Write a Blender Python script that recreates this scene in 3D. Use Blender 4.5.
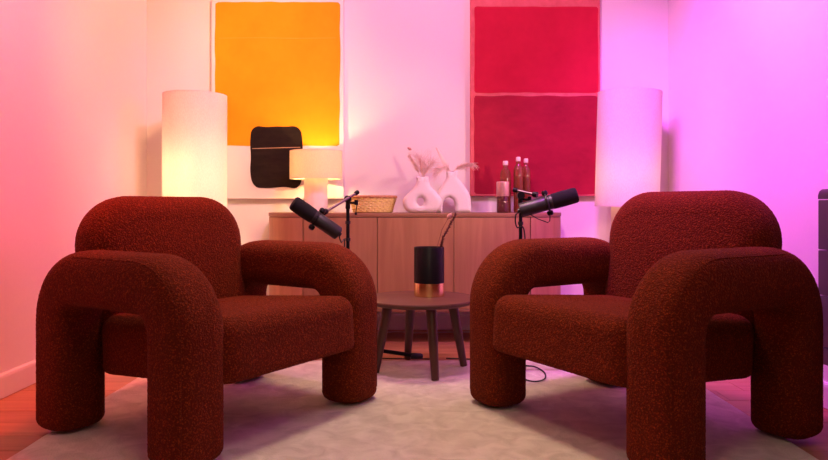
import bpy, bmesh, math, random
import numpy as np
from mathutils import Vector, Matrix, noise

random.seed(7)
for o in list(bpy.data.objects):
    bpy.data.objects.remove(o, do_unlink=True)
SC = bpy.context.scene
COL = SC.collection
R = math.radians

# ------------------------------------------------------------------ camera
cam_d = bpy.data.cameras.new('camera')
cam_d.sensor_width = 36.0
cam_d.lens = 36.0 * 680 / 828
cam_d.shift_y = -25.0 / 828
cam_d.clip_start = 0.02
cam = bpy.data.objects.new('camera', cam_d)
cam.location = (0, 0, 0.77)
cam.rotation_euler = (R(90), 0, 0)
COL.objects.link(cam)
SC.camera = cam

# ------------------------------------------------------------------ world, lights, exposure
SC.view_settings.view_transform = 'Standard'
SC.view_settings.look = 'None'
SC.view_settings.gamma = 1.0
SC.view_settings.use_curve_mapping = False
SC.view_settings.exposure = 0.0
w = bpy.data.worlds.new('world'); SC.world = w
w.use_nodes = True
w.node_tree.nodes['Background'].inputs[0].default_value = (1.0, 0.75, 0.7, 1)
w.node_tree.nodes['Background'].inputs[1].default_value = 0.02


def spot(name, loc, target, power, color, size=60, blend=1.0, radius=0.1):
    d = bpy.data.lights.new(name, 'SPOT')
    d.energy = power; d.color = color
    d.spot_size = R(size); d.spot_blend = blend
    d.shadow_soft_size = radius
    o = bpy.data.objects.new(name, d)
    o.location = loc
    o.rotation_euler = (Vector(target) - Vector(loc)).to_track_quat('-Z', 'Y').to_euler()
    COL.objects.link(o)
    return o


def area(name, loc, target, power, color, sx, sy):
    d = bpy.data.lights.new(name, 'AREA')
    d.energy = power; d.color = color
    d.shape = 'RECTANGLE'; d.size = sx; d.size_y = sy
    o = bpy.data.objects.new(name, d)
    o.location = loc
    o.rotation_euler = (Vector(target) - Vector(loc)).to_track_quat('-Z', 'Y').to_euler()
    COL.objects.link(o)
    return o


# coloured studio lights hung above the frame and aimed at the walls
spot('red_wall_light', (-0.80, 2.5, 2.3), (-1.65, 2.75, 1.15), 225, (1.0, 0.095, 0.10), 90, 1.0, 0.12)
spot('violet_wall_light', (0.65, 2.65, 2.3), (1.57, 3.2, 1.15), 270, (0.80, 0.095, 1.0), 105, 1.0, 0.12)
spot('pink_wall_light', (0.10, 2.35, 2.4), (0.1, 4.2, 1.05), 112, (1.0, 0.42, 0.76), 100, 0.5, 0.1)
spot('amber_wall_light', (-0.45, 2.7, 2.4), (-1.42, 4.2, 1.45), 112, (1.0, 0.48, 0.22), 84, 1.0, 0.1)
spot('side_wall_light', (1.42, 2.75, 1.25), (-0.15, 4.2, 1.0), 54, (1.0, 0.68, 0.50), 46, 0.9, 0.04)
spot('overhead_light', (0.0, 2.95, 2.5), (0, 2.35, 0), 118, (1.0, 0.74, 0.50), 76, 1.0, 0.25)
spot('front_key_light', (0.0, -0.6, 1.75), (0.05, 3.2, 0.45), 55, (1.0, 0.74, 0.48), 26, 1.0, 0.15)
area('front_fill_light', (0.0, 0.9, 2.6), (0.0, 1.3, 0), 9, (1.0, 0.80, 0.58), 0.5, 0.5)  # added ambient fill, no lamp fixture: lifts the front rug and near chair legs

# ------------------------------------------------------------------ materials
MATS = {}


def new_mat(name):
    m = bpy.data.materials.new(name); m.use_nodes = True
    MATS[name] = m
    return m, m.node_tree.nodes, m.node_tree.links, m.node_tree.nodes['Principled BSDF']


def ramp(nodes, stops):
    r = nodes.new('ShaderNodeValToRGB')
    e = r.color_ramp.elements
    e[0].position, e[0].color = stops[0][0], (*stops[0][1], 1)
    e[1].position, e[1].color = stops[-1][0], (*stops[-1][1], 1)
    for p, c in stops[1:-1]:
        n = e.new(p); n.color = (*c, 1)
    return r


def plain(name, col, rough=0.5, metal=0.0, bump=0.0, bscale=60, var=0.0, **kw):
    m, N, L, P = new_mat(name)
    P.inputs['Roughness'].default_value = rough
    P.inputs['Metallic'].default_value = metal
    tc = N.new('ShaderNodeTexCoord')
    n = N.new('ShaderNodeTexNoise'); n.inputs['Scale'].default_value = bscale
    n.inputs['Detail'].default_value = 4
    L.new(tc.outputs['Object'], n.inputs['Vector'])
    lo = tuple(c * (1 - var) for c in col); hi = tuple(min(1, c * (1 + var)) for c in col)
    r = ramp(N, [(0.3, lo), (0.7, hi)])
    L.new(n.outputs['Fac'], r.inputs['Fac'])
    L.new(r.outputs['Color'], P.inputs['Base Color'])
    if bump:
        b = N.new('ShaderNodeBump'); b.inputs['Strength'].default_value = bump
        b.inputs['Distance'].default_value = 0.002
        L.new(n.outputs['Fac'], b.inputs['Height']); L.new(b.outputs['Normal'], P.inputs['Normal'])
    for k, v in kw.items():
        P.inputs[k.replace('_', ' ')].default_value = v
    return m


def wood(name, c1, c2, axis='Z', scale=1.0, rough=0.45, per_object=0.0):
    m, N, L, P = new_mat(name)
    tc = N.new('ShaderNodeTexCoord')
    mp = N.new('ShaderNodeMapping')
    s = [18 * scale, 18 * scale, 18 * scale]; s['XYZ'.index(axis)] = 1.4 * scale
    mp.inputs['Scale'].default_value = s
    L.new(tc.outputs['Object'], mp.inputs['Vector'])
    oi = N.new('ShaderNodeObjectInfo')
    off = N.new('ShaderNodeVectorMath'); off.operation = 'MULTIPLY_ADD'
    cb = N.new('ShaderNodeCombineXYZ')
    for k in range(3): L.new(oi.outputs['Random'], cb.inputs[k])
    off.inputs[1].default_value = (37, 53, 71)
    L.new(cb.outputs[0], off.inputs[0]); L.new(mp.outputs[0], off.inputs[2])
    n = N.new('ShaderNodeTexNoise'); n.inputs['Scale'].default_value = 1.0
    n.inputs['Detail'].default_value = 7; n.inputs['Roughness'].default_value = 0.62
    n.inputs['Distortion'].default_value = 0.6
    L.new(off.outputs[0], n.inputs['Vector'])
    r = ramp(N, [(0.28, c1), (0.5, tuple((a + b) / 2 for a, b in zip(c1, c2))), (0.72, c2)])
    L.new(n.outputs['Fac'], r.inputs['Fac'])
    out = r.outputs['Color']
    if per_object:
        hv = N.new('ShaderNodeHueSaturation')
        mr = N.new('ShaderNodeMapRange')
        mr.inputs['To Min'].default_value = 1 - per_object; mr.inputs['To Max'].default_value = 1 + per_object
        L.new(oi.outputs['Random'], mr.inputs['Value']); L.new(mr.outputs[0], hv.inputs['Value'])
        L.new(out, hv.inputs['Color']); out = hv.outputs['Color']
    L.new(out, P.inputs['Base Color'])
    P.inputs['Roughness'].default_value = rough
    b = N.new('ShaderNodeBump'); b.inputs['Strength'].default_value = 0.15
    b.inputs['Distance'].default_value = 0.001
    L.new(n.outputs['Fac'], b.inputs['Height']); L.new(b.outputs['Normal'], P.inputs['Normal'])
    return m


def boucle():
    m, N, L, P = new_mat('rust_boucle')
    tc = N.new('ShaderNodeTexCoord')
    v = N.new('ShaderNodeTexVoronoi'); v.inputs['Scale'].default_value = 190
    n = N.new('ShaderNodeTexNoise'); n.inputs['Scale'].default_value = 120
    n.inputs['Detail'].default_value = 5
    L.new(tc.outputs['Object'], v.inputs['Vector']); L.new(tc.outputs['Object'], n.inputs['Vector'])
    mx = N.new('ShaderNodeMath'); mx.operation = 'SUBTRACT'
    L.new(n.outputs['Fac'], mx.inputs[0]); L.new(v.outputs['Distance'], mx.inputs[1])
    r = ramp(N, [(0.02, (0.13, 0.016, 0.004)), (0.28, (0.27, 0.038, 0.008)), (0.55, (0.42, 0.066, 0.013))])
    L.new(mx.outputs[0], r.inputs['Fac']); L.new(r.outputs['Color'], P.inputs['Base Color'])
    b = N.new('ShaderNodeBump'); b.inputs['Strength'].default_value = 1.0
    b.inputs['Distance'].default_value = 0.004
    L.new(mx.outputs[0], b.inputs['Height']); L.new(b.outputs['Normal'], P.inputs['Normal'])
    P.inputs['Roughness'].default_value = 0.95
    P.inputs['Specular IOR Level'].default_value = 0.15
    P.inputs['Sheen Weight'].default_value = 0.06
    P.inputs['Sheen Tint'].default_value = (1.0, 0.35, 0.2, 1)
    return m


def shade_mat(name, col, fac=0.45):
    m, N, L, P = new_mat(name)
    out = N['Material Output']
    tc = N.new('ShaderNodeTexCoord')
    mp = N.new('ShaderNodeMapping'); mp.inputs['Scale'].default_value = (300, 300, 90)
    n = N.new('ShaderNodeTexNoise'); n.inputs['Scale'].default_value = 1; n.inputs['Detail'].default_value = 3
    L.new(tc.outputs['Object'], mp.inputs[0]); L.new(mp.outputs[0], n.inputs['Vector'])
    r = ramp(N, [(0.3, tuple(c * 0.86 for c in col)), (0.7, col)])
    L.new(n.outputs['Fac'], r.inputs['Fac'])
    L.new(r.outputs['Color'], P.inputs['Base Color']); P.inputs['Roughness'].default_value = 0.9
    t = N.new('ShaderNodeBsdfTranslucent'); L.new(r.outputs['Color'], t.inputs['Color'])
    mix = N.new('ShaderNodeMixShader'); mix.inputs['Fac'].default_value = fac
    L.new(P.outputs[0], mix.inputs[1]); L.new(t.outputs[0], mix.inputs[2])
    L.new(mix.outputs[0], out.inputs['Surface'])
    return m


def rug_mat():
    m, N, L, P = new_mat('rug_pile')
    tc = N.new('ShaderNodeTexCoord')
    n1 = N.new('ShaderNodeTexNoise'); n1.inputs['Scale'].default_value = 13; n1.inputs['Detail'].default_value = 6
    n1.inputs['Distortion'].default_value = 0.7
    n2 = N.new('ShaderNodeTexNoise'); n2.inputs['Scale'].default_value = 170; n2.inputs['Detail'].default_value = 3
    for n in (n1, n2): L.new(tc.outputs['Object'], n.inputs['Vector'])
    r = ramp(N, [(0.35, (0.60, 0.54, 0.46)), (0.65, (0.77, 0.71, 0.62))])
    L.new(n1.outputs['Fac'], r.inputs['Fac']); L.new(r.outputs['Color'], P.inputs['Base Color'])
    ad = N.new('ShaderNodeMath'); ad.operation = 'MULTIPLY_ADD'; ad.inputs[1].default_value = 3.0
    L.new(n1.outputs['Fac'], ad.inputs[0]); L.new(n2.outputs['Fac'], ad.inputs[2])
    b = N.new('ShaderNodeBump'); b.inputs['Strength'].default_value = 0.6; b.inputs['Distance'].default_value = 0.006
    L.new(ad.outputs[0], b.inputs['Height']); L.new(b.outputs['Normal'], P.inputs['Normal'])
    P.inputs['Roughness'].default_value = 1.0
    P.inputs['Sheen Weight'].default_value = 0.2
    P.inputs['Specular IOR Level'].default_value = 0.1
    return m


def paint_mat(name, c1, c2, scale=6, stretch=(1, 1, 1)):
    m, N, L, P = new_mat(name)
    tc = N.new('ShaderNodeTexCoord')
    mp = N.new('ShaderNodeMapping'); mp.inputs['Scale'].default_value = stretch
    n = N.new('ShaderNodeTexNoise'); n.inputs['Scale'].default_value = scale; n.inputs['Detail'].default_value = 8
    n.inputs['Roughness'].default_value = 0.65
    L.new(tc.outputs['Object'], mp.inputs[0]); L.new(mp.outputs[0], n.inputs['Vector'])
    r = ramp(N, [(0.3, c1), (0.7, c2)])
    L.new(n.outputs['Fac'], r.inputs['Fac']); L.new(r.outputs['Color'], P.inputs['Base Color'])
    P.inputs['Roughness'].default_value = 0.8
    P.inputs['Specular IOR Level'].default_value = 0.15
    return m


def glass_mat(name, col, rough=0.05):
    m, N, L, P = new_mat(name)
    P.inputs['Base Color'].default_value = (*col, 1)
    P.inputs['Roughness'].default_value = rough
    P.inputs['Transmission Weight'].default_value = 0.75
    P.inputs['IOR'].default_value = 1.45
    return m


plain('wall_paint', (0.80, 0.76, 0.74), 0.85, bump=0.05, bscale=90, var=0.012)
plain('trim_paint', (0.78, 0.74, 0.73), 0.5, bump=0.03, var=0.01)
wood('floor_wood', (0.34, 0.13, 0.055), (0.52, 0.24, 0.115), 'X', 1.0, 0.42, 0.14)
plain('floor_gap', (0.03, 0.015, 0.01), 0.9)
boucle(); rug_mat()
plain('rug_backing', (0.4, 0.36, 0.32), 0.95)
wood('sideboard_wood', (0.30, 0.140, 0.062), (0.45, 0.235, 0.11), 'Z', 0.9, 0.5, 0.05)
wood('sideboard_top_wood', (0.22, 0.10, 0.05), (0.33, 0.165, 0.085), 'X', 0.9, 0.4)
wood('table_wood', (0.065, 0.016, 0.009), (0.13, 0.036, 0.021), 'X', 1.0, 0.6)
wood('leg_wood', (0.05, 0.017, 0.011), (0.10, 0.036, 0.024), 'Z', 1.0, 0.4)
shade_mat('lamp_linen', (0.88, 0.77, 0.56), 0.29)
shade_mat('lamp_paper', (0.88, 0.84, 0.80))
plain('lamp_column', (0.80, 0.74, 0.66), 0.7, bump=0.1, bscale=40, var=0.03)
plain('ceramic', (0.80, 0.74, 0.70), 0.75, bump=0.12, bscale=120, var=0.03)
plain('black_matte', (0.008, 0.0075, 0.008), 0.38, var=0.1, Specular_IOR_Level=0.16)
plain('black_metal', (0.02, 0.019, 0.021), 0.35, metal=0.3, var=0.1)
plain('mic_body', (0.035, 0.034, 0.036), 0.38, metal=0.4, var=0.1)
plain('mic_foam', (0.006, 0.006, 0.007), 1.0, bump=0.6, bscale=900, var=0.4)
plain('boom_metal', (0.22, 0.17, 0.17), 0.35, metal=0.8, var=0.1)
plain('chrome', (0.7, 0.68, 0.66), 0.2, metal=1.0)
plain('gold', (0.92, 0.70, 0.30), 0.25, metal=1.0, var=0.05)
plain('cable_rubber', (0.01, 0.01, 0.011), 0.55, var=0.1)
plain('cable_white', (0.6, 0.55, 0.55), 0.55, var=0.02)
plain('rattan', (0.95, 0.70, 0.26), 0.55, bump=0.2, bscale=150, var=0.3)
plain('rattan_rim', (0.46, 0.22, 0.09), 0.5, bump=0.2, bscale=120, var=0.2)
plain('pampas', (0.80, 0.60, 0.52), 0.9, var=0.2, bscale=30)
plain('pampas_pale', (0.85, 0.68, 0.56), 0.9, var=0.15, bscale=30)
plain('dried_dark', (0.13, 0.035, 0.035), 0.9, var=0.4, bscale=80)
plain('dried_bud', (0.60, 0.30, 0.26), 0.9, var=0.2)
plain('radiator_paint', (0.03, 0.022, 0.032), 0.4, var=0.05)
glass_mat('amber_glass', (0.45, 0.13, 0.06))
glass_mat('smoke_glass', (0.20, 0.05, 0.05))
plain('bottle_liquid', (0.30, 0.07, 0.04), 0.3, var=0.1)
plain('bottle_cap', (0.75, 0.55, 0.50), 0.5, var=0.03)
plain('copper_cap', (0.70, 0.42, 0.34), 0.35, metal=0.6, var=0.05)
plain('canvas_white', (0.80, 0.75, 0.70), 0.9, bump=0.1, bscale=300, var=0.015)
paint_mat('paint_orange', (0.86, 0.31, 0.006), (0.92, 0.37, 0.01), 4)
paint_mat('paint_black', (0.008, 0.005, 0.004), (0.022, 0.013, 0.009), 9, (1, 1, 3))
paint_mat('paint_scratch', (0.45, 0.30, 0.14), (0.6, 0.42, 0.22), 9)
paint_mat('paint_line', (0.90, 0.36, 0.03), (0.92, 0.42, 0.05), 9)
paint_mat('paint_rose', (0.55, 0.10, 0.10), (0.70, 0.17, 0.17), 9)
paint_mat('paint_red', (0.44, 0.009, 0.034), (0.54, 0.014, 0.045), 5)
paint_mat('paint_crimson', (0.27, 0.010, 0.028), (0.40, 0.016, 0.042), 5, (1, 1, 1.6))
M = MATS

# ------------------------------------------------------------------ mesh helpers


def link(name, me, mat=None, parent=None, smooth=True):
    o = bpy.data.objects.new(name, me)
    COL.objects.link(o)
    if mat is not None:
        me.materials.clear(); me.materials.append(MATS[mat] if isinstance(mat, str) else mat)
    if smooth:
        me.polygons.foreach_set('use_smooth', [True] * len(me.polygons))
    if parent is not None:
        o.parent = parent
    return o


def mesh(name, v, f):
    me = bpy.data.meshes.new(name)
    me.from_pydata([tuple(p) for p in v], [], f)
    me.validate(); me.update()
    bm = bmesh.new(); bm.from_mesh(me)
    bmesh.ops.recalc_face_normals(bm, faces=bm.faces)
    bm.to_mesh(me); bm.free()
    return me


class MB:
    """collects shapes, builds ONE mesh"""

    def __init__(s): s.v = []; s.f = []

    def add(s, v, f):
        b = len(s.v); s.v += [tuple(p) for p in v]; s.f += [tuple(i + b for i in q) for q in f]; return s

    def box(s, a, b):
        x0, y0, z0 = a; x1, y1, z1 = b
        return s.add([(x0, y0, z0), (x1, y0, z0), (x1, y1, z0), (x0, y1, z0), (x0, y0, z1), (x1, y0, z1), (x1, y1, z1), (x0, y1, z1)],
                     [(0, 3, 2, 1), (4, 5, 6, 7), (0, 1, 5, 4), (1, 2, 6, 5), (2, 3, 7, 6), (3, 0, 4, 7)])

    def tube(s, pts, rad, n=10, closed=False):
        pts = [Vector(p) for p in pts]
        k = len(pts)
        rr = rad if isinstance(rad, (list, tuple)) else [rad] * k
        rings = []
        prev = None
        for i, p in enumerate(pts):
            if closed: t = pts[(i + 1) % k] - pts[i - 1]
            else: t = pts[min(i + 1, k - 1)] - pts[max(i - 1, 0)]
            t.normalize()
            if prev is None:
                u = t.orthogonal().normalized()
            else:
                u = prev - t * prev.dot(t)
                u = u.normalized() if u.length > 1e-6 else t.orthogonal().normalized()
            prev = u; q = t.cross(u)
            rings.append([p + (u * math.cos(a) + q * math.sin(a)) * rr[i] for a in [2 * math.pi * j / n for j in range(n)]])
        v = [p for r in rings for p in r]; f = []
        m = k if closed else k - 1
        for i in range(m):
            for j in range(n):
                a = i * n + j; b = i * n + (j + 1) % n; c = ((i + 1) % k) * n + (j + 1) % n; d = ((i + 1) % k) * n + j
                f.append((a, b, c, d))
        if not closed:
            f.append(tuple(range(n - 1, -1, -1))); f.append(tuple((k - 1) * n + j for j in range(n)))
        return s.add(v, f)

    def lathe(s, prof, n=40, cx=0, cy=0, close=False):
        """profile of (r, z)"""
        k = len(prof); v = []; f = []
        for r, z in prof:
            for j in range(n):
                a = 2 * math.pi * j / n
                v.append((cx + r * math.cos(a), cy + r * math.sin(a), z))
        for i in range(k if close else k - 1):
            i2 = (i + 1) % k
            for j in range(n):
                f.append((i * n + j, i * n + (j + 1) % n, i2 * n + (j + 1) % n, i2 * n + j))
        if not close:
            if prof[0][0] > 1e-5: f.append(tuple(range(n - 1, -1, -1)))
            if prof[-1][0] > 1e-5: f.append(tuple((k - 1) * n + j for j in range(n)))
        return s.add(v, f)

    def xform(s, mat):
        s.v = [tuple(mat @ Vector(p)) for p in s.v]; return s

    def build(s, name, mat, parent=None, smooth=True, bevel=0.0, sharp=35):
        me = mesh(name, s.v, s.f)
        if bevel:
            bm = bmesh.new(); bm.from_mesh(me)
            es = [e for e in bm.edges if len(e.link_faces) == 2 and e.calc_face_angle(0) > R(40)]
            bmesh.ops.bevel(bm, geom=es, offset=bevel, segments=2, profile=0.6, affect='EDGES', clamp_overlap=True)
            bm.to_mesh(me); bm.free()
        o = link(name, me, mat, parent, smooth)
        if smooth:
            me.set_sharp_from_angle(angle=R(sharp))
        return o


def thing(name, label, cat, loc=(0, 0, 0), rz=0, group=None):
    o = bpy.data.objects.new(name, None); COL.objects.link(o)
    o.location = loc; o.rotation_euler = (0, 0, rz)
    o.empty_display_size = 0.05
    return tag(o, label, cat, group)


def tag(o, label, cat, group=None):
    o['label'] = label; o['category'] = cat
    if group: o['group'] = group
    return o


def struct(o):
    o['kind'] = 'structure'; return o


def copy_tree(o, parent=None):
    c = o.copy(); COL.objects.link(c)
    if parent is not None: c.parent = parent
    for ch in list(o.children): copy_tree(ch, c)
    return c


# ------------------------------------------------------------------ room shell
XL, XR, YB, YF, ZC = -1.65, 1.57, 4.20, -2.6, 2.7
fl = MB().box((XL - .1, YF - .1, -0.10), (XR + .1, YB + .1, -0.006)).build('floor', 'floor_gap', smooth=False); struct(fl)
pw = 0.138
y = YB
row = 0
while y > YF:
    x = XL - random.uniform(0.0, 1.1)
    while x < XR:
        ln = random.uniform(1.3, 1.9)
        x0, x1 = max(x, XL), min(x + ln, XR)
        if x1 - x0 > 0.02:
            y0 = max(y - pw, YF)
            p = MB().box((-(x1 - x0) / 2 + .0008, -(y - y0) / 2 + .0012, -0.014), ((x1 - x0) / 2 - .0008, (y - y0) / 2 - .0012, random.uniform(-.0006, 0))).build('plank', 'floor_wood', fl, smooth=False)
            p.location = ((x0 + x1) / 2, (y + y0) / 2, 0)
        x += ln
    y -= pw; row += 1
struct(MB().box((XL - .1, YB, 0), (XR + .1, YB + .1, ZC)).build('wall_back', 'wall_paint', smooth=False))
struct(MB().box((XL - .1, YF - .1, 0), (XL, YB, ZC)).build('wall_left', 'wall_paint', smooth=False))
struct(MB().box((XR, YF - .1, 0), (XR + .1, YB, ZC)).build('wall_right', 'wall_paint', smooth=False))
struct(MB().box((XL, YF - .1, 0), (XR, YF, ZC)).build('wall_front', 'wall_paint', smooth=False))
struct(MB().box((XL - .1, YF - .1, ZC), (XR + .1, YB + .1, ZC + .1)).build('ceiling', 'wall_paint', smooth=False))


def baseboard(name, ln, rz, loc):
    pr = [(0, .002), (.016, .002), (.016, .082), (.013, .092), (.006, .097), (0, .097)]   # (out of wall, height)
    v = [(0, -a, b) for a, b in pr] + [(ln, -a, b) for a, b in pr]
    n = len(pr)
    f = [(i, (i + 1) % n, n + (i + 1) % n, n + i) for i in range(n)] + [tuple(range(n)), tuple(range(2 * n - 1, n - 1, -1))]
    o = MB().add(v, f).build(name, 'trim_paint', smooth=False)
    o.rotation_euler = (0, 0, rz); o.location = loc
    return struct(o)


baseboard('baseboard_back', XR - XL, 0, (XL, YB, 0))
baseboard('baseboard_left', YB - YF - .017, R(90), (XL, YF, 0))
baseboard('baseboard_right', YB - YF - .017, R(-90), (XR, YB - .017, 0))

# ------------------------------------------------------------------ rug
RUG_T = 0.016


def build_rug():
    x0, x1, y0, y1 = -1.23, 1.22, 1.2, 3.335
    nx, ny = 150, 130
    v = []; f = []
    for j in range(ny + 1):
        for i in range(nx + 1):
            u, t = i / nx, j / ny
            x = x0 + (x1 - x0) * u; yy = y0 + (y1 - y0) * t
            d = min(x - x0, x1 - x, yy - y0, y1 - yy)
            wob = 0.006 * noise.noise((x * 6, yy * 6, 3))
            z = RUG_T * min(1.0, math.sqrt(max(d, 0) / 0.02)) if d < 0.02 else RUG_T
            z += (0.003 * noise.noise((x * 11, yy * 7, 0)) - 0.003) * min(1, d / 0.02)
            if i in (0, nx): x += wob
            if j in (0, ny): yy += wob
            v.append((x, yy, max(z, 0.0015)))
    for j in range(ny):
        for i in range(nx):
            a = j * (nx + 1) + i
            f.append((a, a + 1, a + nx + 2, a + nx + 1))
    rug = thing('rug', 'large cream short-pile rug under both rust armchairs and the round table', 'rug')
    link('pile', mesh('pile', v, f), 'rug_pile', rug)
    MB().box((x0 + .004, y0 + .004, 0.0005), (x1 - .004, y1 - .004, 0.0014)).build('backing', 'rug_backing', rug, smooth=False)


build_rug()

# ------------------------------------------------------------------ armchairs


def displace(me, scale=165.0, amp=0.0012):
    n = len(me.vertices)
    co = np.empty(n * 3); me.vertices.foreach_get('co', co); co = co.reshape(-1, 3)
    no = np.empty(n * 3); me.vertices.foreach_get('normal', no); no = no.reshape(-1, 3)
    h = np.empty(n)
    vor = noise.voronoi
    for i, p in enumerate((co * scale).tolist()):
        h[i] = vor(p)[0][0]
    h = 0.45 - np.clip(h, 0, 1)
    co = co + no * (h * amp * 2)[:, None]
    me.vertices.foreach_set('co', co.ravel()); me.update()


def sup(a, b, e, n):
    out = []
    for j in range(n):
        t = 2 * math.pi * j / n
        c, s = math.cos(t), math.sin(t)
        out.append((a * abs(c) ** (2 / e) * (1 if c >= 0 else -1), b * abs(s) ** (2 / e) * (1 if s >= 0 else -1)))
    # even spacing
    pts = np.array(out + [out[0]]); d = np.r_[0, np.cumsum(np.hypot(*np.diff(pts, axis=0).T))]
    s = np.linspace(0, d[-1], n, endpoint=False)
    return list(zip(np.interp(s, d, pts[:, 0]), np.interp(s, d, pts[:, 1])))


LX, LY = 0.30, 0.385
AH, AT, AW = 0.602, 0.092, 0.096      # arm height, half thickness, half width


def arm_mesh():
    step = 0.0045
    rc = 0.145
    zc = AH - AT
    path = []       # (x, z, tangent)
    n = int((zc - rc) / step)
    for i in range(n): path.append((-LX, i * step, (0, 1)))
    m = int(rc * 1.5708 / step * 1.3)
    for i in range(m + 1):
        a = math.pi - (math.pi / 2) * i / m
        path.append((-LX + rc + rc * math.cos(a), zc - rc + rc * math.sin(a), (math.sin(a), -math.cos(a))))
    k = int((2 * LX - 2 * rc) / step)
    for i in range(1, k): path.append((-LX + rc + (2 * LX - 2 * rc) * i / k, zc, (1, 0)))
    for i in range(m + 1):
        a = math.pi / 2 - (math.pi / 2) * i / m
        path.append((LX - rc + rc * math.cos(a), zc - rc + rc * math.sin(a), (math.sin(a), -math.cos(a))))
    for i in range(n - 1, -1, -1): path.append((LX, i * step, (0, -1)))
    ns = 150
    sec = sup(AT, AW, 3.1, ns)
    K = len(path)
    er = 0.035
    v = []; f = []
    # end cap rings are made by shrinking the section near each end
    def ring(x, z, t, s):
        nx, nz = -t[1], t[0]
        return [(x + nx * a * s, b * s if s > 0.999 else b * (1 - (1 - s) * AT / AW), z + nz * a * s) for a, b in sec]
    rings = []
    for i, (x, z, t) in enumerate(path):
        s = 1.0
        if z < er and (i < n or i > K - n - 1):
            s = 1 - (er - math.sqrt(max(er * er - (er - z) ** 2, 0))) / AT
        rings.append(ring(x, z, t, s))
    for s in (0.45, 0.2, 0.02):
        rings.insert(0, ring(path[0][0], 0, path[0][2], s)); rings.append(ring(path[-1][0], 0, path[-1][2], s))
    for r in rings: v += r
    for i in range(len(rings) - 1):
        for j in range(ns):
            f.append((i * ns + j, i * ns + (j + 1) % ns, (i + 1) * ns + (j + 1) % ns, (i + 1) * ns + j))
    f.append(tuple(range(ns))); f.append(tuple((len(rings) - 1) * ns + j for j in range(ns)))
    me = mesh('arm', v, f)
    displace(me)
    mn = min(p.co.z for p in me.vertices)
    return me


def rrect(a, b, r, n):
    """evenly spaced rounded rectangle outline"""
    r = min(r, a - 1e-4, b - 1e-4)
    pts = []
    for cx, cy, a0 in ((a - r, b - r, 0), (-(a - r), b - r, 90), (-(a - r), -(b - r), 180), (a - r, -(b - r), 270)):
        for i in range(25):
            t = R(a0 + 90 * i / 24); pts.append((cx + r * math.cos(t), cy + r * math.sin(t)))
    pts = np.array(pts + [pts[0]]); d = np.r_[0, np.cumsum(np.hypot(*np.diff(pts, axis=0).T))]
    s = np.linspace(0, d[-1], n, endpoint=False)
    return np.c_[np.interp(s, d, pts[:, 0]), np.interp(s, d, pts[:, 1])]


def pillow(a, b, h, Rc, r, crown, step=0.0045, warp=None, rb=None):
    """cushion: outline a x b half sizes (local x,y), half height h, plan corner Rc, edge radius r"""
    per = 4 * (a + b) - 8 * Rc + 2 * math.pi * Rc
    n = int(per / step)
    rings = []
    rb = rb or r
    side = max(int((2 * h - r - rb) / step), 1)
    def cap(sgn, r):
        ncap = int((min(a, b) - r) / step)
        out = []
        base = rrect(a - r, b - r, max(Rc - r, 0.01), n)
        for i in range(ncap):
            s = 1 - (i + 1) / (ncap + .5)
            z = h + crown * (1 - s * s)
            out.append([(x * s, y * s, sgn * z) for x, y in base])
        return out
    top = cap(1, r); bot = cap(-1, rb)
    def edge_rings(r, sgn):
        out = []
        m = max(int(1.57 * r / step), 4)
        for i in range(m + 1):
            t = (math.pi / 2) * (1 - i / m)
            o = rrect(a - r + r * math.cos(t), b - r + r * math.cos(t), max(Rc - r + r * math.cos(t), .01), n)
            out.append([(x, y, sgn * (h - r + r * math.sin(t))) for x, y in o])
        return out
    edge = edge_rings(r, 1); edge2 = edge_rings(rb, -1)[::-1]
    mid = []
    o = rrect(a, b, Rc, n)
    for i in range(1, side): mid.append([(x, y, (h - r) + (-(h - rb) - (h - r)) * i / side) for x, y in o])
    rings = top[::-1] + edge + mid + edge2 + bot
    v = [p for q in rings for p in q]
    if warp: v = [warp(*p) for p in v]
    f = []
    for i in range(len(rings) - 1):
        for j in range(n):
            f.append((i * n + j, i * n + (j + 1) % n, (i + 1) * n + (j + 1) % n, (i + 1) * n + j))
    f.append(tuple(range(n))); f.append(tuple((len(rings) - 1) * n + j for j in range(n)))
    return v, f


def make_chair():
    t = thing('armchair', '', 'armchair', (0, 0, 0))
    am = arm_mesh()
    for s in (1, -1):
        arm = link('arm', am, 'rust_boucle', t); arm.location = (0, s * LY, 0.003)
        sm = MB()
        # seam running over the outer front edge of the tube
        kq = 0.5 ** (1 / 3.1); rc = 0.145 + AT * kq; zc = AH - AT * (1 - kq)
        pts = [(LX + AT * kq, s * AW * kq, 0.04 + .01 * i) for i in range(int((zc - rc - .04) / .01))]
        pts += [(LX + AT * kq - rc + rc * math.cos(a), s * AW * kq, zc - rc + rc * math.sin(a)) for a in [R(90 * i / 16) for i in range(17)]]
        pts += [(x, s * AW * kq, zc) for x in np.linspace(LX + AT * kq - rc, -(LX + AT * kq - rc), 12)[1:]]
        sm.tube(pts, 0.0024, 6)
        sm.build('seam', 'rust_boucle', arm)
    # seat cushion
    v, f = pillow(0.322, 0.342, 0.100, 0.085, 0.056, 0.012, rb=0.024)
    me = mesh('seat', v, f); displace(me)
    seat = link('seat', me, 'rust_boucle', t); seat.location = (0.075, 0, 0.297); seat.rotation_euler = (0, R(-4), 0)
    # backrest: outline in (y, z), thickness along x, slightly reclined
    v, f = pillow(0.345, 0.29, 0.105, 0.18, 0.095, 0.012)
    v = [(p[2], p[0], p[1]) for p in v]
    me = mesh('backrest', v, f); displace(me)
    b = link('backrest', me, 'rust_boucle', t); b.location = (-0.295, 0, 0.498); b.rotation_euler = (0, R(-7), 0)
    return t


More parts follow.
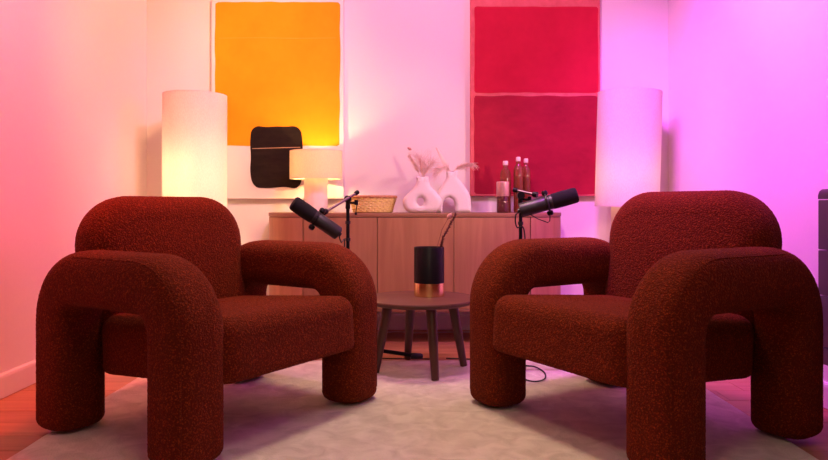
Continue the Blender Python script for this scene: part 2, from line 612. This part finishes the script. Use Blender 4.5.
ch = make_chair()
ch.location = (-0.712, 2.485, RUG_T - .0005); ch.rotation_euler = (0, 0, R(-33))
ch['label'] = 'rust red boucle tube-arm armchair beside the orange lit wall and red light'
ch2 = copy_tree(ch)
ch2.scale = (1.0, 1.0, 1.025); ch2.location = (0.776, 2.425, RUG_T - .0005); ch2.rotation_euler = (0, 0, R(211))
ch['label'] = 'rust boucle armchair with tubular arms, in front of the warm-lit floor lamp'
ch2['label'] = 'rust boucle armchair with tubular arms, beside the dark wall radiator'
for c in (ch, ch2): c['group'] = 'pair of boucle armchairs'

# ------------------------------------------------------------------ sideboard
SBX, SB_Y0, SB_Y1, SB_H = 0.005, 3.72, 4.15, 0.726
SB_A, SB_FLAT = 0.868, 0.612


def sb_outline(inset=0.0):
    """front outline of the pill-shaped body, from the back left round the front to the back right"""
    d = SB_Y1 - SB_Y0
    rx = SB_A - SB_FLAT; ry = d * 0.86
    pts = [(-SB_A + inset, SB_Y1)]
    for i in range(25):
        t = R(180 + 90 * i / 24)
        pts.append((-SB_FLAT + (rx - inset) * math.cos(t), SB_Y0 + ry + (ry - inset) * math.sin(t)))
    for i in range(25):
        t = R(270 + 90 * i / 24)
        pts.append((SB_FLAT + (rx - inset) * math.cos(t), SB_Y0 + ry + (ry - inset) * math.sin(t)))
    pts.append((SB_A - inset, SB_Y1))
    return pts


def prism(pts, z0, z1):
    n = len(pts)
    v = [(x, y, z0) for x, y in pts] + [(x, y, z1) for x, y in pts]
    f = [(i, (i + 1) % n, n + (i + 1) % n, n + i) for i in range(n)] + [tuple(range(n - 1, -1, -1)), tuple(range(n, 2 * n))]
    return v, f


sb = thing('sideboard', 'wide walnut sideboard with rounded ends along the back wall', 'sideboard', (SBX, 0, 0))
MB().add(*prism(sb_outline(0.022), 0.19, 0.70)).build('body', 'sideboard_wood', sb, bevel=0.002)
MB().add(*prism(sb_outline(0.0), 0.704, SB_H)).build('top', 'sideboard_top_wood', sb, bevel=0.003)
MB().add(*prism(sb_outline(0.0), 0.185, 0.199)).build('bottom_panel', 'sideboard_top_wood', sb, bevel=0.002)
XD = [-SB_FLAT, -0.205, 0.213, SB_FLAT + .02]
for a, b in zip(XD[:-1], XD[1:]):
    d = MB().box((-(b - a) / 2 + .002, 0, 0.201), ((b - a) / 2 - .002, 0.02, 0.701)).build('door', 'sideboard_wood', sb, smooth=False, bevel=0.0015)
    d.location = ((a + b) / 2, SB_Y0 + 0.003, 0)
# curved end doors
o = sb_outline(0.003); q = sb_outline(0.021)
for s in (0, 1):
    oo = o[:26] if s == 0 else o[26:]
    qq = q[:26] if s == 0 else q[26:]
    if s == 0: oo = oo[:-1] + [(-SB_FLAT - .003, oo[-1][1])]; qq = qq[:-1] + [(-SB_FLAT - .003, qq[-1][1])]
    else: oo = [(SB_FLAT + .023, oo[0][1])] + oo[2:]; qq = [(SB_FLAT + .023, qq[0][1])] + qq[2:]
    MB().add(*prism(oo + qq[::-1], 0.201, 0.701)).build('curved_door', 'sideboard_wood', sb)
for sx in (-1, 1):
    for yy in (SB_Y0 + .10, SB_Y1 - .06):
        MB().tube([(sx * .66, yy, 0.0), (sx * .63, yy, 0.187)], [.013, .022], 14).build('leg', 'leg_wood', sb)

# ------------------------------------------------------------------ paintings


def irregular(x0, x1, z0, z1, amp, r, seed, n=160):
    o = rrect((x1 - x0) / 2, (z1 - z0) / 2, r, n)
    cx, cz = (x0 + x1) / 2, (z0 + z1) / 2
    return [(x + cx + amp * noise.noise((x * 9, y * 9, seed)), y + cz + amp * noise.noise((x * 9, y * 9, seed + 5))) for x, y in o]


def paint_patch(name, parent, pts, y_face, th, mat):
    n = len(pts)
    v = [(x, y_face, z) for x, z in pts] + [(x, y_face - th, z) for x, z in pts]
    f = [(i, (i + 1) % n, n + (i + 1) % n, n + i) for i in range(n)] + [tuple(range(n, 2 * n)), tuple(range(n))]
    return MB().add(v, f).build(name, mat, parent, smooth=False)


YC = 4.163
pa = thing('painting', 'abstract canvas with an orange field above a black block on white', 'painting', (-0.835, YB - .001, 0.807))
# local coordinates: x across, y depth (negative towards the room), z up
cw, chh = 0.405, 1.225
MB().box((-cw, -.037, 0), (cw, 0, chh)).build('canvas', 'canvas_white', pa, smooth=False, bevel=0.004)
paint_patch('orange_field', pa, irregular(-.382, .382, 0.325, 1.205, 0.006, 0.015, 1), -.037, .0016, 'paint_orange')
paint_patch('orange_line', pa, [(-.36, .982), (-.1, .985), (.1, .981), (.36, .984), (.36, .987), (.1, .985), (-.1, .988), (-.36, .986)], -.0386, .0006, 'paint_line')
paint_patch('black_block', pa, irregular(-.165, .148, 0.068, 0.448, 0.012, 0.055, 2), -.0386, .0018, 'paint_black')
paint_patch('scratch_line', pa, [(-.155, .306), (-.05, .309), (.05, .312), (.14, .314), (.14, .318), (.05, .316), (-.05, .313), (-.155, .310)], -.0404, .0006, 'paint_scratch')

pb = thing('painting', 'abstract canvas with a bright red field above a dark crimson field', 'painting', (0.742, YB - .001, 0.825))
cw = 0.397
MB().box((-cw, -.037, 0), (cw, 0, 1.255)).build('canvas', 'paint_rose', pb, smooth=False, bevel=0.004)
paint_patch('red_field', pb, irregular(-.372, .385, 0.632, 1.160, 0.005, 0.012, 3), -.037, .0014, 'paint_red')
paint_patch('crimson_field', pb, irregular(-.374, .383, 0.012, 0.612, 0.005, 0.012, 4), -.037, .0014, 'paint_crimson')

# ------------------------------------------------------------------ lamps


def cyl_shade(r, z0, z1, th=0.0025, n=72):
    return MB().lathe([(r, z0), (r, z1), (r - th, z1), (r - th, z0)], n, close=True)


def bulb_light(name, parent, loc, power, color, radius):
    d = bpy.data.lights.new(name, 'POINT'); d.energy = power; d.color = color; d.shadow_soft_size = radius
    o = bpy.data.objects.new(name, d); COL.objects.link(o); o.parent = parent; o.location = loc
    return o


def floor_lamp(x, y, z0, z1, label, tilt, power, color, bulb_z, mat):
    t = thing('floor_lamp', label, 'floor lamp', (x, y, 0), 0, 'pair of tall drum floor lamps')
    MB().lathe([(0.0, 0.0), (.085, 0.0), (.088, .004), (.088, z0 + .02), (.082, z0 + .03), (0.0, z0 + .03)], 56).build('base_column', 'lamp_column', t)
    s = cyl_shade(0.178, z0, z1).build('shade', mat, t); s.rotation_euler = (0, R(tilt), 0)
    s.location = (-math.sin(R(tilt)) * (z0 + .1), 0, 0)
    fr = MB()
    fr.tube([(0.1755 * math.cos(a), 0.1755 * math.sin(a), z0 + .004) for a in np.linspace(0, 2 * math.pi, 48, endpoint=False)], 0.002, 6, True)
    fr.build('shade_rim', 'chrome', s)
    fr = MB(); fr.tube([(0.1755 * math.cos(a), 0.1755 * math.sin(a), z1 - .004) for a in np.linspace(0, 2 * math.pi, 48, endpoint=False)], 0.002, 6, True)
    fr.build('shade_rim', 'chrome', s); fr = MB()
    for k in range(3):
        a = R(120 * k + 20)
        fr.tube([(0, 0, z0 + .05), (0.176 * math.cos(a), 0.176 * math.sin(a), z0 + .006)], 0.002, 6)
    fr.build('shade_spider', 'chrome', s)
    MB().lathe([(0, z0 + .03), (.018, z0 + .03), (.018, z0 + .07), (0, z0 + .07)], 20).build('socket', 'black_matte', t)
    bulb_light('bulb_light', t, (0, 0, bulb_z), power, color, 0.04)
    return t


floor_lamp(-1.256, 3.9, 0.741, 1.400, 'glowing tall white drum floor lamp beside the orange painting', 0.0, 11, (1.0, 0.66, 0.32), 0.92, 'lamp_paper')
floor_lamp(1.222, 3.9, 0.758, 1.415, 'dim tall white drum floor lamp beside the red painting', 1.6, 3.0, (1.0, 0.5, 0.25), 0.93, 'lamp_paper')

tl = thing('table_lamp', 'small glowing linen drum table lamp standing on the sideboard', 'table lamp', (-0.569, 3.95, SB_H))
MB().lathe([(0, 0), (.064, 0), (.067, .004), (.067, .195), (.062, .205), (0, .205)], 48).build('base_column', 'lamp_column', tl)
s = cyl_shade(0.151, 0.195, 0.358, 0.002).build('shade', 'lamp_linen', tl)
fr = MB()
for z in (.198, .355):
    fr.tube([(0.149 * math.cos(a), 0.149 * math.sin(a), z) for a in np.linspace(0, 2 * math.pi, 48, endpoint=False)], 0.0018, 6, True)
    fr.build('shade_rim', 'chrome', s); fr = MB()
for k in range(3):
    a = R(120 * k + 50); fr.tube([(0, 0, .23), (0.149 * math.cos(a), 0.149 * math.sin(a), .2)], 0.0018, 6)
fr.build('shade_spider', 'chrome', s)
MB().lathe([(0, .205), (.016, .205), (.016, .24), (0, .24)], 20).build('socket', 'black_matte', tl)
bulb_light('bulb_light', tl, (0, 0, .25), 10, (1.0, 0.62, 0.26), 0.03)

# ------------------------------------------------------------------ vases on the sideboard


def catmull(pts, n=10):
    k = len(pts); out = []
    for i in range(k):
        p0, p1, p2, p3 = (np.array(pts[(i + j - 1) % k], float) for j in range(4))
        for s in range(n):
            t = s / n
            out.append(.5 * ((2 * p1) + (-p0 + p2) * t + (2 * p0 - 5 * p1 + 4 * p2 - p3) * t * t + (-p0 + 3 * p1 - 3 * p2 + p3) * t ** 3))
    return out


def flat_curve_mesh(name, loops, half, bev):
    cu = bpy.data.curves.new(name, 'CURVE'); cu.dimensions = '2D'; cu.fill_mode = 'BOTH'
    for lp in loops:
        sp = cu.splines.new('POLY'); sp.points.add(len(lp) - 1)
        for p, q in zip(sp.points, lp): p.co = (q[0], q[1], 0, 1)
        sp.use_cyclic_u = True
    cu.extrude = half - bev; cu.bevel_depth = bev; cu.bevel_resolution = 6; cu.offset = -bev
    ob = bpy.data.objects.new('tmp', cu); COL.objects.link(ob)
    dg = bpy.context.evaluated_depsgraph_get()
    me = bpy.data.meshes.new_from_object(ob.evaluated_get(dg))
    bpy.data.objects.remove(ob); bpy.data.curves.remove(cu)
    bm = bmesh.new(); bm.from_mesh(me)
    bmesh.ops.remove_doubles(bm, verts=bm.verts, dist=1e-5)
    for vv in bm.verts: vv.co = Vector((vv.co.x, -vv.co.z, vv.co.y))
    bmesh.ops.recalc_face_normals(bm, faces=bm.faces)
    bm.to_mesh(me); bm.free()
    me.name = name
    return me


# ring vase: wide round body with a hole, short neck
outer = catmull([(-.030, .202), (-.031, .178), (-.042, .148), (-.070, .118), (-.106, .075), (-.100, .028), (-.066, .002), (0, .0), (.066, .002),
                 (.104, .028), (.110, .072), (.080, .116), (.050, .146), (.038, .176), (.036, .202), (.003, .2025)], 8)
hole = catmull([(-.008 + .021 * math.cos(a), .062 + .023 * math.sin(a)) for a in np.linspace(0, -2 * math.pi, 12, endpoint=False)], 4)
v1 = thing('vase', 'white ceramic ring vase with a round hole through its body', 'vase', (0.045, 3.83, SB_H))
o = link('body', flat_curve_mesh('body', [outer, hole], 0.05, 0.0275), 'ceramic', v1); o.data.set_sharp_from_angle(angle=R(60))
MB().lathe([(.018, .2035), (.020, .2045), (.023, .2035), (.018, .2035)], 24).build('mouth', 'black_matte', v1)
# arch vase: two legs joined under a neck
outer = catmull([(-.040, .236), (-.042, .200), (-.066, .160), (-.098, .105), (-.104, .05), (-.103, .004), (-.085, .0), (-.066, .003),
                 (-.063, .045), (-.052, .075), (-.027, .088), (-.002, .075), (.009, .045), (.012, .003), (.055, .0), (.099, .004),
                 (.101, .05), (.092, .105), (.058, .160), (.026, .200), (.024, .236), (-.008, .2365)], 8)
v2 = thing('vase', 'white ceramic arch-shaped vase standing on two legs', 'vase', (0.229, 3.95, SB_H))
o = link('body', flat_curve_mesh('body', [outer], 0.043, 0.024), 'ceramic', v2); o.data.set_sharp_from_angle(angle=R(60))
MB().lathe([(.018, .2375), (.020, .2385), (.023, .2375), (.018, .2375)], 24, cx=-.008).build('mouth', 'black_matte', v2)


# ------------------------------------------------------------------ dried plumes


def plume(name, label, root, curve, nstr, slen, spread, mat, seed, start=0.35, thick=0.0010, droop=0.2, group='dried plumes in the white vases'):
    """a stem along a curve (points relative to root) with fine strands growing off it"""
    rnd = random.Random(seed)
    t = thing(name, label, 'dried grass', root, 0, group)
    cp = [Vector(p) for p in curve]
    def at(u):
        u = max(0, min(.9999, u)) * (len(cp) - 1); i = int(u); return cp[i].lerp(cp[i + 1], u - i)
    pts = [at(i / 14) for i in range(15)]
    MB().tube(pts, [0.0022 * (1 - .7 * i / 14) for i in range(15)], 6).build('stem', mat, t)
    m = MB()
    for k in range(nstr):
        u = start + (1 - start) * rnd.random()
        p = at(u); d = (at(min(1, u + .05)) - at(max(0, u - .05))).normalized()
        side = Vector((rnd.gauss(0, 1), rnd.gauss(0, .8), rnd.gauss(0, 1)))
        side = (side - d * side.dot(d)).normalized()
        ln = slen * rnd.uniform(.45, 1.0) * (1.1 - .45 * u)
        sp = spread * rnd.uniform(.3, 1.3)
        q = []
        for j in range(6):
            s = j / 5
            q.append(p + d * ln * s + side * sp * ln * s ** 1.2 + Vector((0, 0, -1)) * ln * droop * s * s)
        m.tube(q, [thick, thick, thick * .9, thick * .8, thick * .6, thick * .3], 3)
    m.build('plume_strands', mat, t)['kind'] = 'stuff'
    return t


zt1 = SB_H + .2045
plume('dried_plume', 'fluffy pink upright dried grass plume in the ring vase', (0.047, 3.83, zt1 - .06), [(0, 0, 0), (.001, 0, .06), (-.003, .0, .10), (-.012, .0, .155)], 120, .14, .85, 'pampas', 1, .30, .0007)
plume('dried_plume', 'airy dried grass plume leaning toward the arch vase', (0.055, 3.835, zt1 - .06), [(0, 0, 0), (.002, 0, .06), (.016, .0, .10), (.040, .0, .135)], 110, .13, .90, 'pampas', 2, .30, .0007)
plume('dried_plume', 'pale dried grass plume leaning toward the woven basket', (0.038, 3.828, zt1 - .06), [(0, 0, 0), (-.002, 0, .06), (-.018, .0, .10), (-.055, .0, .165)], 170, .075, .30, 'pampas_pale', 3, .38, .0010)
# seed head above the ring vase
sh = thing('dried_seed_head', 'single small brown dried bud on a thin stalk above the ring vase', 'dried flower', (0.043, 3.84, zt1 - .06))
MB().tube([(0, 0, 0), (-.008, 0, .07), (-.04, 0, .14), (-.068, 0, .215)], .0009, 6).build('stalk', 'pampas_pale', sh)
MB().lathe([(0, -.014), (.006, -.008), (.008, 0), (.005, .010), (0, .015)], 14).xform(Matrix.Translation((-.068, 0, .217)) @ Matrix.Rotation(R(-60), 4, 'Y')).build('bud', 'dried_bud', sh)
zt2 = SB_H + .2385
plume('dried_plume', 'feathery dried grass plume drooping from arch vase over the ring vase', (0.216, 3.95, zt2 - .05), [(0, 0, 0), (-.002, 0, .052), (-.025, -.008, .072), (-.060, -.015, .074), (-.090, -.02, .062)], 190, .075, .85, 'pampas', 5, .33, .0009, .75)
plume('dried_plume', 'feathery dried grass plume reaching from arch vase toward the bottles', (0.226, 3.95, zt2 - .05), [(0, 0, 0), (.002, 0, .052), (.03, -.005, .075), (.075, -.01, .092), (.115, -.015, .092)], 190, .070, .60, 'pampas', 6, .33, .0009, .45)
# straight leaf in the arch vase
lf = thing('dried_leaf', 'long pale dried leaf standing upright in the arch vase', 'dried leaf', (0.221, 3.952, zt2 - .05))
v = []; f = []
for i in range(13):
    s = i / 12; wd = .004 + .010 * math.sin(math.pi * min(1, s * 1.02)) * (1 if s > .25 else s * 4)
    c = Vector((-.004 - .088 * s * s ** .2, .004 * s, .19 * s))
    v += [c + Vector((-wd, 0, 0)), c + Vector((0, -.003, 0)), c + Vector((wd, 0, 0)), c + Vector((0, .003, 0))]
for i in range(12):
    for j in range(4): f.append((i * 4 + j, i * 4 + (j + 1) % 4, i * 4 + 4 + (j + 1) % 4, i * 4 + 4 + j))
f += [(0, 1, 2, 3), (48, 49, 50, 51)]
MB().add(v, f).build('blade', 'pampas_pale', lf)

# ------------------------------------------------------------------ woven basket
bk = thing('basket', 'low flared woven rattan basket beside the table lamp', 'basket', (-0.235, 3.88, SB_H))
A0, B0, A1, B1, BH = .108, .085, .132, .105, .094
NS = 44
def bpt(a, s, out=0): return (((A0 + (A1 - A0) * s) + out) * math.cos(a), ((B0 + (B1 - B0) * s) + out) * math.sin(a), .004 + (BH - .008) * s)
for k in range(NS):
    a = 2 * math.pi * k / NS
    MB().tube([bpt(a, s) for s in (0, .5, 1)], .0024, 6).build('stake', 'rattan', bk)
rows = 9
for r_ in range(rows):
    s = (r_ + .5) / rows
    pts = []
    for i in range(NS * 4):
        a = 2 * math.pi * i / (NS * 4)
        pts.append(bpt(a, s, .0042 * math.cos(a * NS / 2 + (math.pi if r_ % 2 else 0))))
    MB().tube(pts, .0042, 6, True).build('weaver', 'rattan', bk)
MB().tube([bpt(a, 1.0) for a in np.linspace(0, 2 * math.pi, 64, endpoint=False)], .0085, 10, True).build('rim', 'rattan_rim', bk)
MB().lathe([(0, .001), (1.0, .001), (1.0, .006), (0, .006)], 48).xform(Matrix.Diagonal((A0, B0, 1, 1))).build('bottom', 'rattan_rim', bk)

# ------------------------------------------------------------------ bottles


def bottle(x, y, r, h, label, cap='bottle_cap', gl='amber_glass'):
    t = thing('bottle', label, 'bottle', (x, y, SB_H), 0, 'tall glass bottles on the sideboard')
    hb = h - .055
    g = MB().lathe([(0, 0), (r * .9, 0), (r, .006), (r, hb - .018), (r * .85, hb - .004), (r * .45, hb + .012), (r * .40, hb + .03), (0, hb + .03)], 40).build('glass', gl, t)
    MB().lathe([(0, .006), (r * .86, .006), (r * .88, .01), (r * .88, hb * .80), (0, hb * .80)], 32).build('liquid', 'bottle_liquid', g)
    MB().lathe([(0, hb + .030), (r * .46, hb + .030), (r * .50, hb + .034), (r * .50, hb + .051), (r * .42, h), (0, h)], 28).build('stopper', cap, t)


bottle(0.532, 3.955, .031, .300, 'tall brown glass bottle standing behind the short capped jar')
bottle(0.603, 3.935, .027, .322, 'tallest slim amber glass bottle with a pale stopper, behind the microphone boom')
bottle(0.660, 4.01, .026, .318, 'slim amber glass bottle standing farthest from the white vases')
jr = thing('jar', 'short dark glass jar with a wide rose copper cap', 'jar', (0.502, 3.845, SB_H))
g = MB().lathe([(0, 0), (.030, 0), (.034, .005), (.034, .088), (.031, .093), (0, .093)], 40).build('glass', 'smoke_glass', jr)
MB().lathe([(0, .006), (.028, .006), (.028, .06), (0, .06)], 32).build('liquid', 'bottle_liquid', g)
MB().lathe([(0, .093), (.034, .093), (.036, .096), (.036, .172), (.033, .176), (0, .176)], 40).build('cap', 'copper_cap', jr)

# ------------------------------------------------------------------ coffee table
TH = 0.33
tb = thing('coffee_table', 'small round dark wood table with splayed legs between the armchairs', 'coffee table', (0.030, 3.135, RUG_T - .001))
MB().lathe([(0, TH - .024), (.235, TH - .024), (.252, TH - .016), (.258, TH - .006), (.256, TH - .001), (.252, TH), (0, TH)], 72).build('tabletop', 'table_wood', tb)
ang0 = math.atan2(-.205, .062)
for k in range(4):
    a = ang0 + k * math.pi / 2
    top = Vector((.155 * math.cos(a), .155 * math.sin(a), TH - .022)); bot = Vector((.213 * math.cos(a), .213 * math.sin(a), 0.0))
    MB().tube([bot, bot.lerp(top, .5), top], [.0165, .021, .024], 16).build('leg', 'leg_wood', tb)
MB().lathe([(.10, TH - .034), (.15, TH - .034), (.15, TH - .023), (.10, TH - .023)], 40, close=True).build('under_ring', 'leg_wood', tb)

# black and gold vase
vz = TH + RUG_T - .001
bv = thing('vase', 'black cylinder vase with a shiny gold base band on the round table', 'vase', (0.071, 3.19, vz))
vr = .071
MB().lathe([(vr, .062), (vr, .226), (vr - .001, .228), (vr - .004, .228), (vr - .005, .226), (vr - .005, .064), (0, .064), (0, .062)], 64).build('body', 'black_matte', bv)
MB().lathe([(0, 0), (vr - .002, 0), (vr, .002), (vr, .062), (0, .062)], 64).build('gold_band', 'gold', bv)
ds = plume('dried_flower', 'dark red dried flower spike leaning in the black and gold vase', (0.091, 3.19, vz + .07), [(0, 0, 0), (.018, 0, .09), (.045, 0, .20), (.105, 0, .315)], 420, .017, .8, 'dried_dark', 9, .45, .0016, .2, None)
ds['category'] = 'dried flower'
pk = thing('dried_flower', 'thin dried stem with a small pink bud in the black vase', 'dried flower', (0.087, 3.20, vz + .07))
MB().tube([(0, 0, 0), (.02, 0, .15), (.045, 0, .24), (.075, 0, .295)], .0011, 6).build('stalk', 'dried_dark', pk)
MB().lathe([(0, -.018), (.008, -.010), (.011, 0), (.007, .013), (0, .018)], 14).xform(Matrix.Translation((.079, 0, .302)) @ Matrix.Rotation(R(35), 4, 'Y')).build('bud', 'dried_bud', pk)

# ------------------------------------------------------------------ microphones and stands


def mic(label, tip, rear, rad, up, loc):
    """broadcast microphone: foam windscreen, body, yoke with two knobs"""
    t = thing('microphone', label, 'microphone', loc, 0, 'pair of black broadcast microphones')
    O = Vector(loc); tip = Vector(tip) - O; rear = Vector(rear) - O
    ax = (tip - rear); ln = ax.length; ax.normalize()
    q = ax.to_track_quat('Z', 'Y').to_matrix().to_4x4()
    X = Matrix.Translation(rear) @ q
    r = rad
    s = ln * .52
    MB().lathe([(0, 0), (r * .78, 0), (r * .93, .004), (r * .95, .012), (r * .95, s - .012), (r * .90, s - .008), (r * .90, s - .003), (r * .97, s), (r * .97, s + .012), (0, s + .012)], 40).xform(X).build('body', 'mic_body', t)
    MB().lathe([(0, s + .012), (r * .98, s + .012), (r, s + .018), (r * 1.03, ln * .75), (r * 1.0, ln - .012), (r * .9, ln - .003), (r * .7, ln), (0, ln)], 40).xform(X).build('windscreen', 'mic_foam', t)
    MB().lathe([(r * .955, s * .93), (r * .985, s * .93), (r * .985, s * .97), (r * .955, s * .97)], 40, close=True).xform(X).build('ring', 'black_metal', t)
    MB().lathe([(0, -.010), (r * .3, -.010), (r * .3, 0), (0, 0)], 20).xform(X).build('connector', 'black_metal', t)
    up = Vector(up); up = (up - ax * up.dot(ax)).normalized()
    piv = rear + ax * (s * .92)
    lo, hi = piv - up * (r * 1.12), piv + up * (r * 1.12)
    side = ax.cross(up)
    y = MB()
    back = 1.25
    pts = []
    for i in range(13):
        a = math.pi * i / 12
        pts.append(piv + up * (r * 1.12) * math.cos(a) + side * (r * 1.15) * math.sin(a))
    y.tube(pts, .005, 8)
    yk = y.build('yoke', 'black_metal', t)
    for p, d in ((lo, -up), (hi, up)):
        m = MB().tube([p - d * .004, p, p + d * .012, p + d * .018], [.008, .014, .014, .010], 14)
        m.build('knob', 'black_matte', yk)
    return t, O + piv + side * (r * 1.15), O + hi


def stand(label, x, y, top, feet_ang, boom_a, boom_b, reach=0.345):
    t = thing('microphone_stand', label, 'microphone stand', (x, y, 0), 0, 'pair of black microphone stands')
    O = Vector((x, y, 0))
    MB().tube([(0, 0, .10), (0, 0, .45)], .011, 14).build('lower_tube', 'black_matte', t)
    MB().tube([(0, 0, .45), (0, 0, top)], .0085, 12).build('upper_tube', 'black_matte', t)
    MB().tube([(0, 0, .42), (0, 0, .43), (0, 0, .47), (0, 0, .48)], [.012, .017, .017, .012], 16).build('clutch', 'black_matte', t)
    MB().tube([(0, 0, .075), (0, 0, .085), (0, 0, .14), (0, 0, .15)], [.015, .022, .022, .014], 16).build('hub', 'black_matte', t)
    for a in feet_ang:
        a = R(a); e = Vector((math.cos(a), math.sin(a), 0))
        z1 = .031
        lg = MB().tube([e * .015 + Vector((0, 0, .10)), e * (reach - .035) + Vector((0, 0, z1 + .004))], .0095, 12).build('leg', 'black_matte', t)
        MB().tube([e * (reach - .06) + Vector((0, 0, z1 + .006)), e * (reach - .045) + Vector((0, 0, z1 + .004)), e * (reach - .01) + Vector((0, 0, z1)), e * reach + Vector((0, 0, z1))], [.011, .0145, .0145, .010], 14).build('rubber_foot', 'cable_rubber', lg)
    a, b = Vector(boom_a) - O, Vector(boom_b) - O
    j = Vector((0, 0, top))
    bm_ = MB().tube([a, b], .0062, 12).build('boom', 'boom_metal', t)
    MB().tube([b - (b - a).normalized() * .022, b - (b - a).normalized() * .018, b], [.008, .0105, .0105], 14).build('boom_end', 'black_matte', bm_)
    MB().tube([a, a + (b - a).normalized() * .018, a + (b - a).normalized() * .024], [.013, .013, .008], 14).build('thread_mount', 'black_matte', bm_)
    # clamp head: disc with wing knob
    MB().tube([j + Vector((0, .014, -.002)), j + Vector((0, -.016, -.002))], .017, 18).build('clamp', 'black_matte', t)
    MB().tube([j + Vector((0, 0, -.05)), j + Vector((0, 0, -.045)), j + Vector((0, 0, -.012))], [.009, .012, .010], 14).build('collar', 'black_matte', t)
    k = MB().tube([j + Vector((0, 0, -.02)), j + Vector((.042, -.002, -.02))], .0055, 10)
    k.tube([j + Vector((.040, -.002, -.03)), j + Vector((.040, -.002, -.006))], .009, 12)
    k.build('clamp_knob', 'black_matte', t)
    k = MB().tube([j + Vector((.042, -.004, -.03)), j + Vector((.04, -.004, -.05)), j + Vector((.038, -.006, -.068))], .0022, 8)
    k.lathe([(0, -.007), (.006, -.004), (.006, .004), (0, .007)], 12, cx=j.x + .038, cy=j.y - .006)
    n0 = len(k.v) - 48
    k.v[n0:] = [(p[0], p[1], p[2] + j.z - .072) for p in k.v[n0:]]
    k.build('hook', 'black_matte', t)
    for z in (.52, .60, .68, .74):
        if z < top - .06:
            MB().tube([(0, 0, z), (0, 0, z + .014)], .0125, 12).build('cable_clip', 'cable_rubber', t)
    return t


SX, SY = -0.313, 3.22
m1, y1, h1 = mic('black microphone pointing down toward the chair by the warm floor lamp', (-0.535, 3.00, .782), (-0.338, 3.06, .640), .0335, (.5, .3, .8), (-0.44, 3.03, .70))
stand('black microphone stand behind the armchair nearer the table lamp', SX, SY, 0.80, (17, 137, 268), (-0.41, 3.09, .735), (-.268, 3.252, .832), 0.37)
m2, y2, h2 = mic('black microphone pointing up toward the chair by the dim floor lamp', (0.722, 3.00, .816), (0.474, 3.04, .745), .0345, (-.2, .1, 1), (0.60, 3.02, .77))
stand('black microphone stand in front of the bottles end of the sideboard', 0.486, 3.10, 0.815, (5, 125, 245), (0.555, 3.06, .815), (.455, 3.115, .840))

wire = MB().tube([Vector(p) - Vector((0.60, 3.02, .77)) for p in ((.515, 3.015, .728), (.55, 3.01, .708), (.592, 3.005, .692), (.600, 3.005, .700), (.602, 3.005, .735))], .0022, 8)
wire.build('wire', 'cable_rubber', m2)

# ------------------------------------------------------------------ cables


def smooth_path(pts, n=10):
    out = []
    P = [Vector(p) for p in pts]
    for i in range(len(P) - 1):
        p0 = P[max(i - 1, 0)]; p1 = P[i]; p2 = P[i + 1]; p3 = P[min(i + 2, len(P) - 1)]
        for s in range(n):
            t = s / n
            out.append(.5 * ((2 * p1) + (-p0 + p2) * t + (2 * p0 - 5 * p1 + 4 * p2 - p3) * t * t + (-p0 + 3 * p1 - 3 * p2 + p3) * t ** 3))
    return out + [P[-1]]


def cable(name, label, pts, rad, mat):
    o = MB().tube(smooth_path(pts), rad, 8).build(name, mat)
    return tag(o, label, 'cable')


zr = RUG_T + .003
cable('microphone_cable', 'thin black cable hanging off the microphone stand near the table lamp', [(-.337, 3.055, .632), (-.33, 3.09, .60), (-.328, 3.17, .61), (-.328, 3.21, .58), (-.328, 3.212, .35), (-.340, 3.21, .16), (-.40, 3.28, .03), (-.42, 3.40, .004), (-.2, 3.40, .004), (.1, 3.385, .004)], .0028, 'cable_rubber')
cable('microphone_cable', 'thin black cable looped under the microphone pointing up, coiling on the rug', [(.468, 3.041, .738), (.455, 3.05, .72), (.465, 3.075, .67), (.502, 3.085, .64), (.502, 3.086, .3), (.505, 3.08, .12), (.50, 3.20, zr + .004), (.56, 3.16, zr), (.585, 3.05, zr), (.56, 2.93, zr), (.50, 2.90, zr), (.44, 3.02, zr), (.44, 3.2, zr), (.40, 3.3, zr), (.34, 3.37, .004), (.16, 3.40, .004)], .0032, 'cable_rubber')
cable('power_cord', 'thin pale power cord lying on the floor under the sideboard', [(-.35, 4.10, .004), (-.2, 4.08, .004), (-.1, 4.11, .004), (.02, 4.07, .004), (.15, 4.09, .004), (.3, 4.10, .004), (.5, 4.09, .004)], .0032, 'cable_white')

# ------------------------------------------------------------------ radiator on the right wall
rd = thing('radiator', 'dark flat-panel radiator mounted on the violet-lit wall', 'radiator', (XR, 2.50, 0.19))
L_ = 1.0
zs = [0, .065, .25, .416, .60]
for a, b in zip(zs[:-1], zs[1:]):
    MB().box((-.085, -L_, a + .0015), (-.03, 0, b - .0015)).build('panel', 'radiator_paint', rd, bevel=0.004)
# rounded top cover
pr = [(-.085, .6015), (-.085, .615), (-.08, .63), (-.07, .638), (-.03, .638), (-.03, .6015)]
n = len(pr)
v = [(x, -L_, z) for x, z in pr] + [(x, 0, z) for x, z in pr]
f = [(i, (i + 1) % n, n + (i + 1) % n, n + i) for i in range(n)] + [tuple(range(n)), tuple(range(2 * n - 1, n - 1, -1))]
MB().add(v, f).build('top_cover', 'radiator_paint', rd)
for yy in (-.15, -.85):
    MB().box((-.032, yy - .02, .1), (-.001, yy + .02, .5)).build('bracket', 'black_metal', rd, smooth=False)
